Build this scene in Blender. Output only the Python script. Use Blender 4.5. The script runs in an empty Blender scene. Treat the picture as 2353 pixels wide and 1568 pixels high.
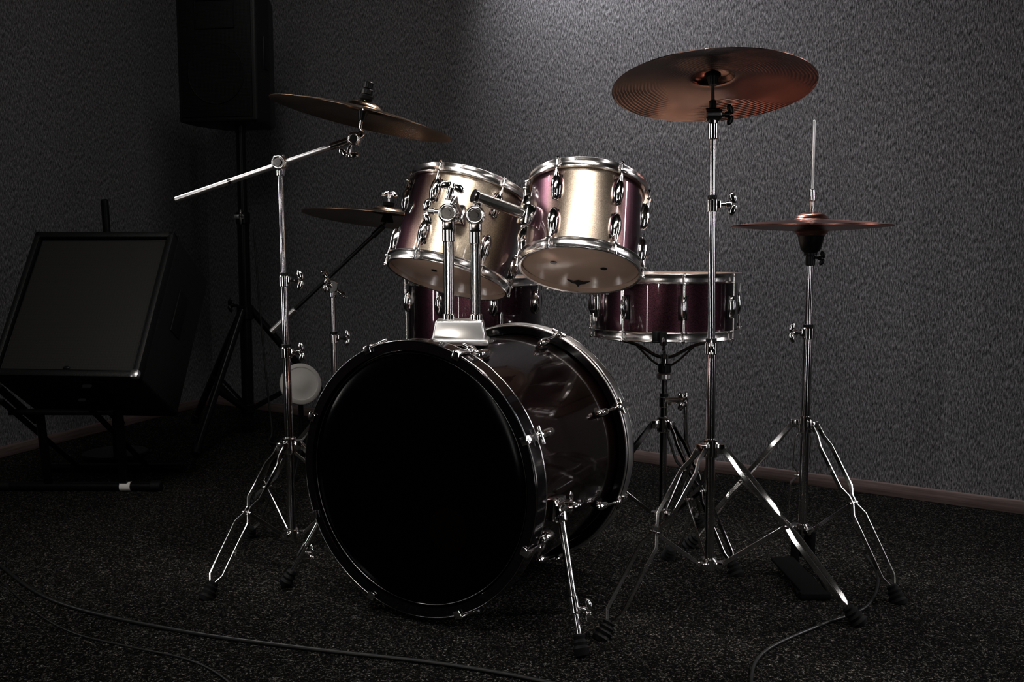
import bpy, bmesh, math, random
from mathutils import Vector, Matrix
random.seed(4)
V=Vector
SC=bpy.context.scene
def rad(a): return math.radians(a)

# ---------------------------------------------------------------- materials
def newmat(name):
    m=bpy.data.materials.new(name); m.use_nodes=True
    nt=m.node_tree; b=nt.nodes['Principled BSDF']
    return m,nt,b
def pm(name,col,rough=.4,metal=0,coat=0,bump=None,spec=None,croug=.05,var=.2):
    m,nt,b=newmat(name)
    b.inputs['Base Color'].default_value=(*col,1)
    b.inputs['Roughness'].default_value=rough
    b.inputs['Metallic'].default_value=metal
    b.inputs['Coat Weight'].default_value=coat
    b.inputs['Coat Roughness'].default_value=croug
    if spec is not None: b.inputs['Specular IOR Level'].default_value=spec
    # subtle procedural roughness variation
    if metal>.5: var=.02
    tc=nt.nodes.new('ShaderNodeTexCoord'); no=nt.nodes.new('ShaderNodeTexNoise')
    no.inputs['Scale'].default_value=(bump[0] if bump else 25)
    nt.links.new(tc.outputs['Object'],no.inputs['Vector'])
    mr=nt.nodes.new('ShaderNodeMapRange')
    mr.inputs['To Min'].default_value=max(0,rough*(1-var)); mr.inputs['To Max'].default_value=min(1,rough*(1+var))
    nt.links.new(no.outputs['Fac'],mr.inputs['Value']); nt.links.new(mr.outputs['Result'],b.inputs['Roughness'])
    if bump:
        bp=nt.nodes.new('ShaderNodeBump'); bp.inputs['Strength'].default_value=bump[1]; bp.inputs['Distance'].default_value=bump[2]
        nt.links.new(no.outputs['Fac'],bp.inputs['Height']); nt.links.new(bp.outputs['Normal'],b.inputs['Normal'])
    return m
def ramp(nt,src,stops,interp=None):
    r=nt.nodes.new('ShaderNodeValToRGB'); e=r.color_ramp.elements
    if interp: r.color_ramp.interpolation=interp
    while len(e)<len(stops): e.new(.5)
    for i,(p,c) in enumerate(stops): e[i].position=p; e[i].color=(*c,1)
    nt.links.new(src,r.inputs['Fac']); return r
CHROME=pm('chrome',(.88,.86,.85),.11,1)
CHROME_D=pm('dark_chrome',(.30,.29,.29),.15,1)
CHROME_M=pm('smoked_chrome',(.46,.45,.44),.14,1)
TUBEM=pm('tube_chrome',(.66,.65,.65),.13,1)
HOOPM=pm('polished_hoop_chrome',(.90,.88,.87),.20,1)
STEEL=pm('brushed_steel',(.88,.87,.87),.30,1)
LEGM=pm('leg_chrome',(.85,.84,.83),.16,1)
BLACK=pm('black_plastic',(.006,.006,.0065),.38,spec=.3)
BLKMET=pm('black_painted_metal',(.007,.007,.0075),.3,.2,spec=.3)
RUBBER=pm('black_rubber',(.005,.005,.005),.6,bump=(120,.3,.001),spec=.25)
PEDAL=pm('matt_black_pedal',(.008,.008,.008),.9,spec=.05)
HOOPB=pm('black_lacquer_hoop',(.004,.003,.0035),.12,0,.3)
HEADB=pm('black_drum_skin',(.0010,.0009,.0010),.16,0,.0,spec=.08)
FELT=pm('black_felt',(.008,.008,.008),.95,bump=(300,.5,.001),spec=.1)
WHITEP=pm('white_plastic',(.80,.78,.75),.4)
PADW=pm('off_white_pad_rubber',(.55,.53,.50),.5)
TOLEX=pm('black_tolex',(.008,.008,.008),.45,bump=(420,.6,.0015),spec=.35)
AMBER=pm('dark_amber',(.0030,.0018,.0010),.8,spec=.0)
CABLE=pm('black_cable_rubber',(.014,.014,.014),.40,spec=.45)
REDMARK=pm('red_mark',(.4,.01,.02),.3)

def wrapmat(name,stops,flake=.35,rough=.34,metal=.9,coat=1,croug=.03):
    # highlight painted into the colour: champagne seen square-on, purple at grazing angles, fine metal flake
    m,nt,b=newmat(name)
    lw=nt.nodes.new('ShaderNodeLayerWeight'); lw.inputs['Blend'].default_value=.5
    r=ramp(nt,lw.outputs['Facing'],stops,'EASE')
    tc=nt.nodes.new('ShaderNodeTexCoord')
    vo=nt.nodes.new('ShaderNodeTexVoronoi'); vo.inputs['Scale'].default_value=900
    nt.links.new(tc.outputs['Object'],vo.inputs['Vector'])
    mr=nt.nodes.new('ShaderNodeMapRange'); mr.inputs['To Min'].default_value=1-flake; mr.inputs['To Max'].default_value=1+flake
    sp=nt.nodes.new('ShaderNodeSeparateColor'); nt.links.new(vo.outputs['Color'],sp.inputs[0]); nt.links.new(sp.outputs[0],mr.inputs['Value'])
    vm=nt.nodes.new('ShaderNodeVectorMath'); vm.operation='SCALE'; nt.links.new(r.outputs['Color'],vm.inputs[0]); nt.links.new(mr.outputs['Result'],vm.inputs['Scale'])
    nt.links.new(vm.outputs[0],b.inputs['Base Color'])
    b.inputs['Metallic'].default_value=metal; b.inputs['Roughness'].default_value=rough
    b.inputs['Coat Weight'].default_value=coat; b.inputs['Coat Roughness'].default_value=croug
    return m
WRAP=wrapmat('burgundy_wrap_painted_sheen',[(0,(.52,.45,.36)),(.13,(.48,.41,.33)),(.24,(.27,.19,.165)),(.38,(.10,.045,.062)),(.65,(.05,.013,.032))],flake=.3)
WRAPL=wrapmat('burgundy_wrap_painted_sheen_wide',[(0,(.52,.45,.36)),(.22,(.46,.39,.31)),(.38,(.24,.16,.14)),(.52,(.10,.040,.056)),(.75,(.05,.013,.032))],flake=.3)  # same wrap with a wider painted highlight, for the left tom
WRAPD=wrapmat('dark_burgundy_wrap',[(0,(.066,.026,.037)),(.35,(.036,.010,.019)),(.8,(.022,.005,.011))],flake=.7)
WRAPB=wrapmat('near_black_burgundy_wrap',[(0,(.070,.032,.020)),(.4,(.040,.016,.013)),(.8,(.020,.006,.006))],rough=.24,coat=.8,croug=.05)

def headmat(name,col,trans):
    m,nt,b=newmat(name)
    b.inputs['Base Color'].default_value=(*col,1); b.inputs['Roughness'].default_value=.22
    tc=nt.nodes.new('ShaderNodeTexCoord'); no=nt.nodes.new('ShaderNodeTexNoise'); no.inputs['Scale'].default_value=9
    nt.links.new(tc.outputs['Object'],no.inputs['Vector'])
    r=ramp(nt,no.outputs['Fac'],[(.3,tuple(c*.85 for c in col)),(.7,col)])
    nt.links.new(r.outputs['Color'],b.inputs['Base Color'])
    t=nt.nodes.new('ShaderNodeBsdfTranslucent'); t.inputs['Color'].default_value=(*col,1)
    mx=nt.nodes.new('ShaderNodeMixShader'); mx.inputs[0].default_value=trans
    o=nt.nodes['Material Output']
    nt.links.new(b.outputs[0],mx.inputs[1]); nt.links.new(t.outputs[0],mx.inputs[2]); nt.links.new(mx.outputs[0],o.inputs['Surface'])
    return m
HEADW=headmat('cream_drum_skin',(.80,.62,.50),.25)

def cymmat(name,c1,c2,rough,wave=.4,dark=.0):
    m,nt,b=newmat(name)
    tc=nt.nodes.new('ShaderNodeTexCoord')
    no=nt.nodes.new('ShaderNodeTexNoise'); no.inputs['Scale'].default_value=7; nt.links.new(tc.outputs['Object'],no.inputs['Vector'])
    r=ramp(nt,no.outputs['Fac'],[(.35,c1),(.65,c2)])
    b.inputs['Metallic'].default_value=1; b.inputs['Roughness'].default_value=rough
    b.inputs['Anisotropic'].default_value=.8
    tg=nt.nodes.new('ShaderNodeTangent'); tg.direction_type='RADIAL'; tg.axis='Z'; nt.links.new(tg.outputs[0],b.inputs['Tangent'])
    sx=nt.nodes.new('ShaderNodeSeparateXYZ'); nt.links.new(tc.outputs['Object'],sx.inputs[0])
    cx=nt.nodes.new('ShaderNodeCombineXYZ'); nt.links.new(sx.outputs[0],cx.inputs[0]); nt.links.new(sx.outputs[1],cx.inputs[1])
    ln=nt.nodes.new('ShaderNodeVectorMath'); ln.operation='LENGTH'; nt.links.new(cx.outputs[0],ln.inputs[0])
    n2=nt.nodes.new('ShaderNodeTexNoise'); n2.inputs['Scale'].default_value=9; nt.links.new(tc.outputs['Object'],n2.inputs['Vector'])
    md=nt.nodes.new('ShaderNodeMath'); md.operation='MULTIPLY_ADD'; md.inputs[1].default_value=900; nt.links.new(ln.outputs['Value'],md.inputs[0])
    m3=nt.nodes.new('ShaderNodeMath'); m3.operation='MULTIPLY'; m3.inputs[1].default_value=22; nt.links.new(n2.outputs['Fac'],m3.inputs[0]); nt.links.new(m3.outputs[0],md.inputs[2])
    si=nt.nodes.new('ShaderNodeMath'); si.operation='SINE'; nt.links.new(md.outputs[0],si.inputs[0])
    # groove depth and painted-in dark groove reflections vary in patches
    n4=nt.nodes.new('ShaderNodeTexNoise'); n4.inputs['Scale'].default_value=5; n4.inputs['Detail'].default_value=0; nt.links.new(tc.outputs['Object'],n4.inputs['Vector'])
    mr=nt.nodes.new('ShaderNodeMapRange'); mr.inputs['From Min'].default_value=.45; mr.inputs['From Max'].default_value=.60; nt.links.new(n4.outputs['Fac'],mr.inputs['Value'])
    mw=nt.nodes.new('ShaderNodeMath'); mw.operation='MULTIPLY'; mw.inputs[1].default_value=wave; nt.links.new(mr.outputs['Result'],mw.inputs[0])
    bp=nt.nodes.new('ShaderNodeBump'); bp.inputs['Distance'].default_value=.0006; nt.links.new(mw.outputs[0],bp.inputs['Strength'])
    nt.links.new(si.outputs[0],bp.inputs['Height']); nt.links.new(bp.outputs['Normal'],b.inputs['Normal'])
    s2=nt.nodes.new('ShaderNodeMapRange'); s2.inputs['From Min'].default_value=-.3; s2.inputs['From Max'].default_value=.3; nt.links.new(si.outputs[0],s2.inputs['Value'])
    d1=nt.nodes.new('ShaderNodeMath'); d1.operation='MULTIPLY'; nt.links.new(s2.outputs['Result'],d1.inputs[0]); nt.links.new(mr.outputs['Result'],d1.inputs[1])
    d2=nt.nodes.new('ShaderNodeMath'); d2.operation='MULTIPLY_ADD'; d2.inputs[1].default_value=-dark; d2.inputs[2].default_value=1; nt.links.new(d1.outputs[0],d2.inputs[0])
    vm=nt.nodes.new('ShaderNodeVectorMath'); vm.operation='SCALE'; nt.links.new(r.outputs['Color'],vm.inputs[0]); nt.links.new(d2.outputs[0],vm.inputs['Scale'])
    nt.links.new(vm.outputs[0],b.inputs['Base Color'])
    return m
BRONZE=cymmat('bronze_cymbal',(.25,.175,.125),(.36,.26,.185),.24,.12,.1)
BRONZER=cymmat('red_bronze_cymbal',(.11,.064,.050),(.20,.12,.092),.20,.45,.8)
BRONZEP=cymmat('rosy_bronze_cymbal',(.34,.16,.13),(.44,.22,.18),.24,.2,.1)

def wallmat(name,lo,hi):
    m,nt,b=newmat(name)
    tc=nt.nodes.new('ShaderNodeTexCoord'); mp=nt.nodes.new('ShaderNodeMapping')
    mp.inputs['Scale'].default_value=(300,300,62); mp.inputs['Rotation'].default_value=(0,rad(8),0)
    nt.links.new(tc.outputs['Object'],mp.inputs['Vector'])
    no=nt.nodes.new('ShaderNodeTexNoise'); no.inputs['Scale'].default_value=1; no.inputs['Detail'].default_value=4; no.inputs['Roughness'].default_value=.75
    nt.links.new(mp.outputs[0],no.inputs['Vector'])
    r=ramp(nt,no.outputs['Fac'],[(.36,lo),(.5,tuple((a+c)/2.9 for a,c in zip(lo,hi))),(.66,hi)])
    nt.links.new(r.outputs['Color'],b.inputs['Base Color'])
    b.inputs['Roughness'].default_value=1; b.inputs['Specular IOR Level'].default_value=.02
    return m
WALL=wallmat('grey_felt_wall',(.025,.025,.027),(.45,.445,.46))
WALLD=wallmat('dark_grey_felt_wall',(.015,.015,.015),(.05,.05,.05))
def floormat():
    m,nt,b=newmat('black_carpet')
    tc=nt.nodes.new('ShaderNodeTexCoord')
    no=nt.nodes.new('ShaderNodeTexNoise'); no.inputs['Scale'].default_value=210; no.inputs['Detail'].default_value=5; no.inputs['Roughness'].default_value=.85; no.inputs['Distortion'].default_value=.4
    nt.links.new(tc.outputs['Object'],no.inputs['Vector'])
    r=ramp(nt,no.outputs['Fac'],[(.48,(.0015,.0015,.0015)),(.56,(.011,.0105,.0095)),(.67,(.40,.38,.34))])
    nt.links.new(r.outputs['Color'],b.inputs['Base Color']); b.inputs['Roughness'].default_value=.95
    b.inputs['Specular IOR Level'].default_value=.05
    bp=nt.nodes.new('ShaderNodeBump'); bp.inputs['Strength'].default_value=.5; bp.inputs['Distance'].default_value=.003
    nt.links.new(no.outputs['Fac'],bp.inputs['Height']); nt.links.new(bp.outputs['Normal'],b.inputs['Normal'])
    return m
CARPET=floormat()
def woodmat():
    m,nt,b=newmat('baseboard_wood')
    tc=nt.nodes.new('ShaderNodeTexCoord'); mp=nt.nodes.new('ShaderNodeMapping'); mp.inputs['Scale'].default_value=(2,30,60)
    nt.links.new(tc.outputs['Object'],mp.inputs['Vector'])
    no=nt.nodes.new('ShaderNodeTexNoise'); no.inputs['Scale'].default_value=3; nt.links.new(mp.outputs[0],no.inputs['Vector'])
    r=ramp(nt,no.outputs['Fac'],[(.3,(.14,.10,.09)),(.7,(.26,.195,.18))])
    nt.links.new(r.outputs['Color'],b.inputs['Base Color']); b.inputs['Roughness'].default_value=.45
    return m
WOOD=woodmat()
CEIL=pm('dark_ceiling',(.015,.015,.016),.9,bump=(60,.2,.002))
def grillemat(name,scale,c1,c2):
    m,nt,b=newmat(name)
    tc=nt.nodes.new('ShaderNodeTexCoord')
    vo=nt.nodes.new('ShaderNodeTexVoronoi'); vo.inputs['Scale'].default_value=scale; vo.inputs['Randomness'].default_value=0
    nt.links.new(tc.outputs['Object'],vo.inputs['Vector'])
    r=ramp(nt,vo.outputs['Distance'],[(.25,c1),(.45,c2)])
    nt.links.new(r.outputs['Color'],b.inputs['Base Color']); b.inputs['Roughness'].default_value=.6; b.inputs['Specular IOR Level'].default_value=.15
    bp=nt.nodes.new('ShaderNodeBump'); bp.inputs['Strength'].default_value=.6; bp.inputs['Distance'].default_value=.002
    nt.links.new(vo.outputs['Distance'],bp.inputs['Height']); nt.links.new(bp.outputs['Normal'],b.inputs['Normal'])
    return m
GRILLE=grillemat('speaker_cloth',110,(.002,.002,.002),(.034,.034,.032))
GRILLE2=grillemat('perforated_grille',180,(.001,.001,.001),(.008,.008,.008))

# ---------------------------------------------------------------- mesh builder
LOC={}
class B:
    def __init__(s): s.bm=bmesh.new(); s.mats=[]
    def mi(s,m):
        if m not in s.mats: s.mats.append(m)
        return s.mats.index(m)
    def rings(s,rs,m,caps=True,loop=False):
        i=s.mi(m); bm=s.bm
        vs=[[bm.verts.new(p) for p in r] for r in rs]; n=len(vs); k=len(vs[0])
        for a in range(n if loop else n-1):
            A=vs[a]; C=vs[(a+1)%n]
            for j in range(k):
                f=bm.faces.new((A[j],A[(j+1)%k],C[(j+1)%k],C[j])); f.material_index=i
        if caps and not loop:
            f=bm.faces.new(list(reversed(vs[0]))); f.material_index=i
            f=bm.faces.new(vs[-1]); f.material_index=i
    def rev(s,prof,c,ax,m,seg=64,closed=False):
        c=V(c); ax=V(ax).normalized()
        e1=ax.orthogonal().normalized(); e2=ax.cross(e1)
        rs=[]
        for r,h in prof:
            r=max(r,.0004)
            rs.append([c+ax*h+(e1*math.cos(2*math.pi*j/seg)+e2*math.sin(2*math.pi*j/seg))*r for j in range(seg)])
        s.rings(rs,m,caps=not closed,loop=closed)
    def cyl(s,p0,p1,r0,m,r1=None,seg=20,bev=0):
        p0=V(p0);p1=V(p1); L=(p1-p0).length; r1=r0 if r1 is None else r1
        if bev: pr=[(r0-bev,0),(r0,bev),(r1,L-bev),(r1-bev,L)]
        else: pr=[(r0,0),(r1,L)]
        s.rev(pr,p0,p1-p0,m,seg)
    def tube(s,pts,r,m,n=12,sub=0,caps=True):
        pts=[V(p) for p in pts]
        if sub: pts=catmull(pts,sub)
        N=len(pts); T=[]
        for i in range(N):
            T.append((pts[min(i+1,N-1)]-pts[max(i-1,0)]).normalized())
        nrm=T[0].orthogonal().normalized(); rs=[]
        for i in range(N):
            nrm=(nrm-T[i]*nrm.dot(T[i])).normalized(); bn=T[i].cross(nrm)
            rr=r[i] if isinstance(r,(list,tuple)) else r
            rs.append([pts[i]+(nrm*math.cos(2*math.pi*j/n)+bn*math.sin(2*math.pi*j/n))*rr for j in range(n)])
        s.rings(rs,m,caps)
    def strip(s,pts,lat,a,b,m):
        pts=[V(p) for p in pts]; lat=V(lat).normalized(); N=len(pts); rs=[]
        c=min(a,b)*.3
        for i in range(N):
            t=(pts[min(i+1,N-1)]-pts[max(i-1,0)]).normalized()
            l=(lat-t*lat.dot(t)).normalized(); nn=t.cross(l)
            q=[]
            for sx,sy,k in ((1,1,0),(1,1,1),(-1,1,1),(-1,1,0),(-1,-1,0),(-1,-1,1),(1,-1,1),(1,-1,0)):
                q.append(pts[i]+l*sx*(a/2-(c if k else 0))+nn*sy*(b/2-(0 if k else c)))
            rs.append(q)
        s.rings(rs,m)
    def tmp(s,t,m):
        me=bpy.data.meshes.new('t'); t.to_mesh(me); t.free()
        n0=len(s.bm.faces); s.bm.from_mesh(me); bpy.data.meshes.remove(me)
        s.bm.faces.ensure_lookup_table(); i=s.mi(m)
        for f in s.bm.faces[n0:]: f.material_index=i
    def box(s,c,size,m,rot=None,bev=0,seg=2):
        t=bmesh.new(); bmesh.ops.create_cube(t,size=1)
        bmesh.ops.scale(t,vec=V(size),verts=t.verts)
        if bev: bmesh.ops.bevel(t,geom=list(t.edges),offset=bev,segments=seg,affect='EDGES',profile=.5)
        M=Matrix.Translation(V(c))
        if rot is not None: M=M@rot.to_4x4()
        bmesh.ops.transform(t,matrix=M,verts=t.verts); s.tmp(t,m)
    def ell(s,c,size,m,rot=None,u=16,v=10):
        t=bmesh.new(); bmesh.ops.create_uvsphere(t,u_segments=u,v_segments=v,radius=1)
        bmesh.ops.scale(t,vec=V(size),verts=t.verts)
        M=Matrix.Translation(V(c))
        if rot is not None: M=M@rot.to_4x4()
        bmesh.ops.transform(t,matrix=M,verts=t.verts); s.tmp(t,m)
    def prism(s,poly,z0,z1,m,bev=0):
        t=bmesh.new()
        a=[t.verts.new((x,y,z0)) for x,y in poly]; b=[t.verts.new((x,y,z1)) for x,y in poly]
        n=len(poly)
        for j in range(n): t.faces.new((a[j],a[(j+1)%n],b[(j+1)%n],b[j]))
        t.faces.new(list(reversed(a))); t.faces.new(b)
        if bev: bmesh.ops.bevel(t,geom=list(t.edges),offset=bev,segments=3,affect='EDGES',profile=.5)
        s.tmp(t,m)
    def torus(s,c,ax,R,r,m,seg=96,n=10):
        s.rev([(R+r*math.cos(2*math.pi*j/n),r*math.sin(2*math.pi*j/n)) for j in range(n)],c,ax,m,seg,True)
    def wing(s,p,d,m,up=(0,0,1),k=1):
        p=V(p); d=V(d).normalized(); up=V(up); up=(up-d*up.dot(d)).normalized()
        s.cyl(p,p+d*.016*k,.0045*k,m); s.cyl(p+d*.012*k,p+d*.024*k,.007*k,m,bev=.001)
        sd=d.cross(up); R=Matrix((sd,up,d)).transposed()
        for q in (1,-1):
            R2=R@Matrix.Rotation(q*rad(-25),3,'X')
            s.ell(p+d*.026*k+up*q*.013*k,(.0035*k,.013*k,.0075*k),m,R2)
def catmull(p,sub):
    out=[]; P=[p[0]*2-p[1]]+list(p)+[p[-1]*2-p[-2]]
    for i in range(1,len(P)-2):
        for k in range(sub):
            t=k/sub; a,b,c,d=P[i-1],P[i],P[i+1],P[i+2]
            out.append(.5*((2*b)+(c-a)*t+(2*a-5*b+4*c-d)*t*t+(3*b-a-3*c+d)*t**3))
    out.append(p[-1]); return out
def mk(b,name,parent=None,label=None,ang=38,origin=None,cat=None,kind=None,group=None,M=None):
    bm=b.bm; bmesh.ops.recalc_face_normals(bm,faces=bm.faces)
    xs=[v.co for v in bm.verts]
    if origin is None:
        lo=V((min(c[i] for c in xs) for i in range(3))); hi=V((max(c[i] for c in xs) for i in range(3))); c=(lo+hi)/2
    else: c=V(origin)
    for v in bm.verts: v.co-=c
    me=bpy.data.meshes.new(name); bm.to_mesh(me); bm.free()
    for m in b.mats: me.materials.append(m)
    me.polygons.foreach_set('use_smooth',[True]*len(me.polygons)); me.set_sharp_from_angle(angle=rad(ang))
    o=bpy.data.objects.new(name,me); SC.collection.objects.link(o); LOC[o.name]=c
    if parent is not None:
        o.parent=parent; o.location=c-LOC[parent.name]
    elif M is not None: o.matrix_world=M@Matrix.Translation(c)
    else: o.location=c
    if label: o['label']=label
    if cat: o['category']=cat
    if kind: o['kind']=kind
    if group: o['group']=group
    return o
def root(name,label,cat,M,group=None):
    o=bpy.data.objects.new(name,None); SC.collection.objects.link(o); o.empty_display_size=.1
    if isinstance(M,(tuple,list,Vector)): M=Matrix.Translation(V(M))
    o.matrix_world=M; o['label']=label; o['category']=cat; LOC[o.name]=V((0,0,0))
    if group: o['group']=group
    return o
def axframe(loc,ax,front):
    z=V(ax).normalized(); y=-V(front); y=(y-z*y.dot(z)).normalized(); x=y.cross(z)
    R=Matrix((x,y,z)).transposed().to_4x4(); return Matrix.Translation(V(loc))@R

# ---------------------------------------------------------------- room
CORN=V((-1.54,4.99,0)); RT=V((3.44,1.65,0)); LF=V((-3.6,-1.18,0)); RF=V((1.4,-3.2,0))
def wall(name,a,b2,bname,mat):
    d=(b2-a); L=d.length; x=d.normalized()
    n=V((0,0,1)).cross(x); cen=V((0,1.6,0))
    sgn=-1 if (cen-a).dot(n)>0 else 1     # which local y is outward
    R=Matrix((x,n,V((0,0,1)))).transposed().to_4x4()
    M=Matrix.Translation(a)@R
    w=B(); w.box((L/2,sgn*.05,1.4),(L+.2,.1,2.8),mat)
    mk(w,name,kind='structure',M=M,label='grey felt-covered acoustic wall',cat='wall',origin=(L/2,0,0))
    s=B(); h=.043
    s.box((L/2,-sgn*.008,h/2),(L-.03,.014,h),WOOD,bev=.004)
    mk(s,bname,kind='structure',M=M,label='narrow brown wooden skirting board',cat='baseboard')
wall('wall_back',CORN,RT,'baseboard_back',WALL); wall('wall_left',LF,CORN,'baseboard_left',WALL)
wall('wall_right',RT,RF,'baseboard_right',WALLD); wall('wall_front',RF,LF,'baseboard_front',WALLD)
f=B(); f.box((0,1,-.05),(9,10,.1),CARPET); mk(f,'floor',kind='structure',label='black speckled carpet floor',cat='floor')
f=B(); f.box((0,1,2.85),(9,10,.1),CEIL); mk(f,'ceiling',kind='structure',label='plain dark ceiling',cat='ceiling')

# ---------------------------------------------------------------- drums (local z = axis)
def ring_hoop(b,R,z,sgn,angs):
    pr=[(R+.003,-.009),(R+.012,-.010),(R+.0132,-.008),(R+.0075,-.005),(R+.0065,.002),(R+.0075,.009),(R+.0095,.0115),(R+.0097,.013),(R+.008,.0145),(R+.003,.013)]
    b.rev([(r,h*sgn) for r,h in pr],(0,0,z),(0,0,1),HOOPM,96,True)
    for a in angs:
        d=V((math.sin(a),-math.cos(a),0)); Rm=Matrix((V((math.cos(a),math.sin(a),0)),-d,V((0,0,1)))).transposed()
        b.box(d*(R+.0130)+V((0,0,z-.009*sgn)),(.016,.011,.005),HOOPM,Rm,.0015)
def tomlug(parent,R,zc,a,zh,lw=.0140,lh=.034):
    d=V((math.sin(a),-math.cos(a),0)); t=V((math.cos(a),math.sin(a),0)); Rm=Matrix((t,-d,V((0,0,1)))).transposed()
    b=B()
    b.box(d*(R+.001)+V((0,0,zc)),(lw*1.6,.006,lh*1.7),BLACK,Rm,.002)
    b.ell(d*(R+.002)+V((0,0,zc)),(lw,.018,lh),CHROME,Rm,28,20)
    s=1 if zh>zc else -1
    b.cyl(d*(R+.0115)+V((0,0,zc)),d*(R+.0115)+V((0,0,zc+s*(lh+.001))),.0046,CHROME)
    lug=mk(b,'lug',parent)
    b=B(); p=d*(R+.0130)
    b.cyl(p+V((0,0,zc+s*lh*.8)),p+V((0,0,zh)),.0026,CHROME,seg=10)
    b.box(p+V((0,0,zh)),(.0065,.0065,.009),CHROME,Rm,.0012)
    mk(b,'tension_rod',lug)
def drum(name,label,M,R,L,nl,lugmode,wrap,cat='drum',group=None,phase=None,lz=.058):
    r=root(name,label,cat,M,group)
    b=B(); b.rev([(R,0.004),(R,L-.004),(R-.007,L-.002),(R-.007,.002)],(0,0,0),(0,0,1),wrap,96,True); mk(b,'shell',r,'dark burgundy sparkle shell')
    angs=[2*math.pi*(i+.5)/nl+(phase or 0) for i in range(nl)]
    for z,s in ((L,1),(0,-1)):
        b=B(); ring_hoop(b,R,z,s,angs); mk(b,'hoop',r,'chrome rim hoop')
        b=B(); b.rev([(0,z+s*.004),(R-.004,z+s*.004),(R+.002,z+s*.001),(R+.0025,z-s*.006),(R+.0015,z-s*.006),(R+.001,z),(R-.005,z+s*.003),(0,z+s*.003)],(0,0,0),(0,0,1),HEADW,96); mk(b,'drumhead',r,'cream translucent drum skin')
    for a in angs:
        if lugmode=='pair':
            tomlug(r,R,L-lz,a,L+.012); tomlug(r,R,lz,a,-.012)
        else:
            d=V((math.sin(a),-math.cos(a),0)); t=V((math.cos(a),math.sin(a),0)); Rm=Matrix((t,-d,V((0,0,1)))).transposed()
            b=B(); b.box(d*(R+.001)+V((0,0,L/2)),(.022,.005,L*.44),BLACK,Rm,.002)
            b.ell(d*(R+.004)+V((0,0,L/2)),(.0095,.016,L*.22),CHROME,Rm,20,14)
            lug=mk(b,'lug',r); p=d*(R+.0130)
            for z0,z1,s in ((L*.7,L+.011,1),(L*.3,-.011,-1)):
                b=B(); b.cyl(p+V((0,0,z0)),p+V((0,0,z1)),.0024,CHROME,seg=10)
                b.box(p+V((0,0,z1)),(.0065,.0065,.009),CHROME,Rm,.0012)
                mk(b,'tension_rod',lug)
    return r
RTB=V((.158,2.28,.767)); RTT=V((.179,2.355,.943))
LTB=V((-.159,2.45,.741)); LTT=V((-.106,2.512,.946))
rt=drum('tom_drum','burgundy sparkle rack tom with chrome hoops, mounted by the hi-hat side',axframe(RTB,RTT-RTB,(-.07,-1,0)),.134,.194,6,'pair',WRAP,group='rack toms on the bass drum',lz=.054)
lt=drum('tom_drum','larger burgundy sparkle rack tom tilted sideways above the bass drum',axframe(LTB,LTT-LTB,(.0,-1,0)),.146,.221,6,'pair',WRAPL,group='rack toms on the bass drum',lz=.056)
for par,x,y in ((rt,-.062,-.02),(rt,.055,-.01),(lt,-.035,-.03)):
    b=B(); b.rev([(0,0),(.0075,0),(.008,.0006),(.0075,.0012),(0,.0012)],(x,y,-.0058),(0,0,1),BLACK,24); mk(b,'skin_dot',par,'black round dot')  # small black discs on the lower tom skins
b=B(); b.prism([(-.028,.078),(-.012,.084),(0,.076),(.012,.084),(.028,.078),(.016,.098),(.006,.102),(0,.122),(-.006,.102),(-.016,.098)],-.0057,-.0047,BLACK); mk(b,'emblem',rt,'black winged emblem printed on the skin')
a=rad(-62); d=V((math.sin(a),-math.cos(a),0)); t=V((math.cos(a),math.sin(a),0)); Rm=Matrix((t,-d,V((0,0,1)))).transposed()
b=B(); b.ell(d*.146+V((0,0,.125)),(.017,.003,.019),CHROME,Rm); b.ell(d*.147+V((0,0,.125)),(.015,.003,.017),BLACK,Rm)
for i in range(3): b.box(d*.1502+V((0,0,.119+i*.006))+t*.001*i,(.014,.0008,.002),CHROME,Rm@Matrix.Rotation(rad(20),3,'Y'))
mk(b,'badge',lt,'oval black badge with chrome emblem')

SR=.184
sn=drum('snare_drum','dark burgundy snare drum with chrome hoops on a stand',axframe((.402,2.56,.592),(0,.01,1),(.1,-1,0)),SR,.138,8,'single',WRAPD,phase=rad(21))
b=B()
a=rad(-78)
d=V((math.sin(a),-math.cos(a),0)); t=V((math.cos(a),math.sin(a),0)); Rm=Matrix((t,-d,V((0,0,1)))).transposed()
b.box(d*(SR+.010)+V((0,0,.075)),(.034,.022,.070),CHROME,Rm,.005); b.box(d*(SR+.024)+V((0,0,.085)),(.014,.012,.055),CHROME,Rm,.003)
b.cyl(d*(SR+.014)+V((0,0,.03)),d*(SR+.014)+V((0,0,.05)),.009,CHROME); b.box(d*(SR+.022)+V((0,0,.068)),(.012,.004,.02),REDMARK,Rm,.001)
mk(b,'snare_strainer',sn,'chrome snare strainer lever')
b=B(); b.box((-.07,-SR-.004,.0),(.022,.006,.03),BLACK,None,.002); b.box((-.07,-SR+.004,-.012),(.02,.03,.004),BLACK,None,.001); mk(b,'snare_strap',sn,'black strap')

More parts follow.
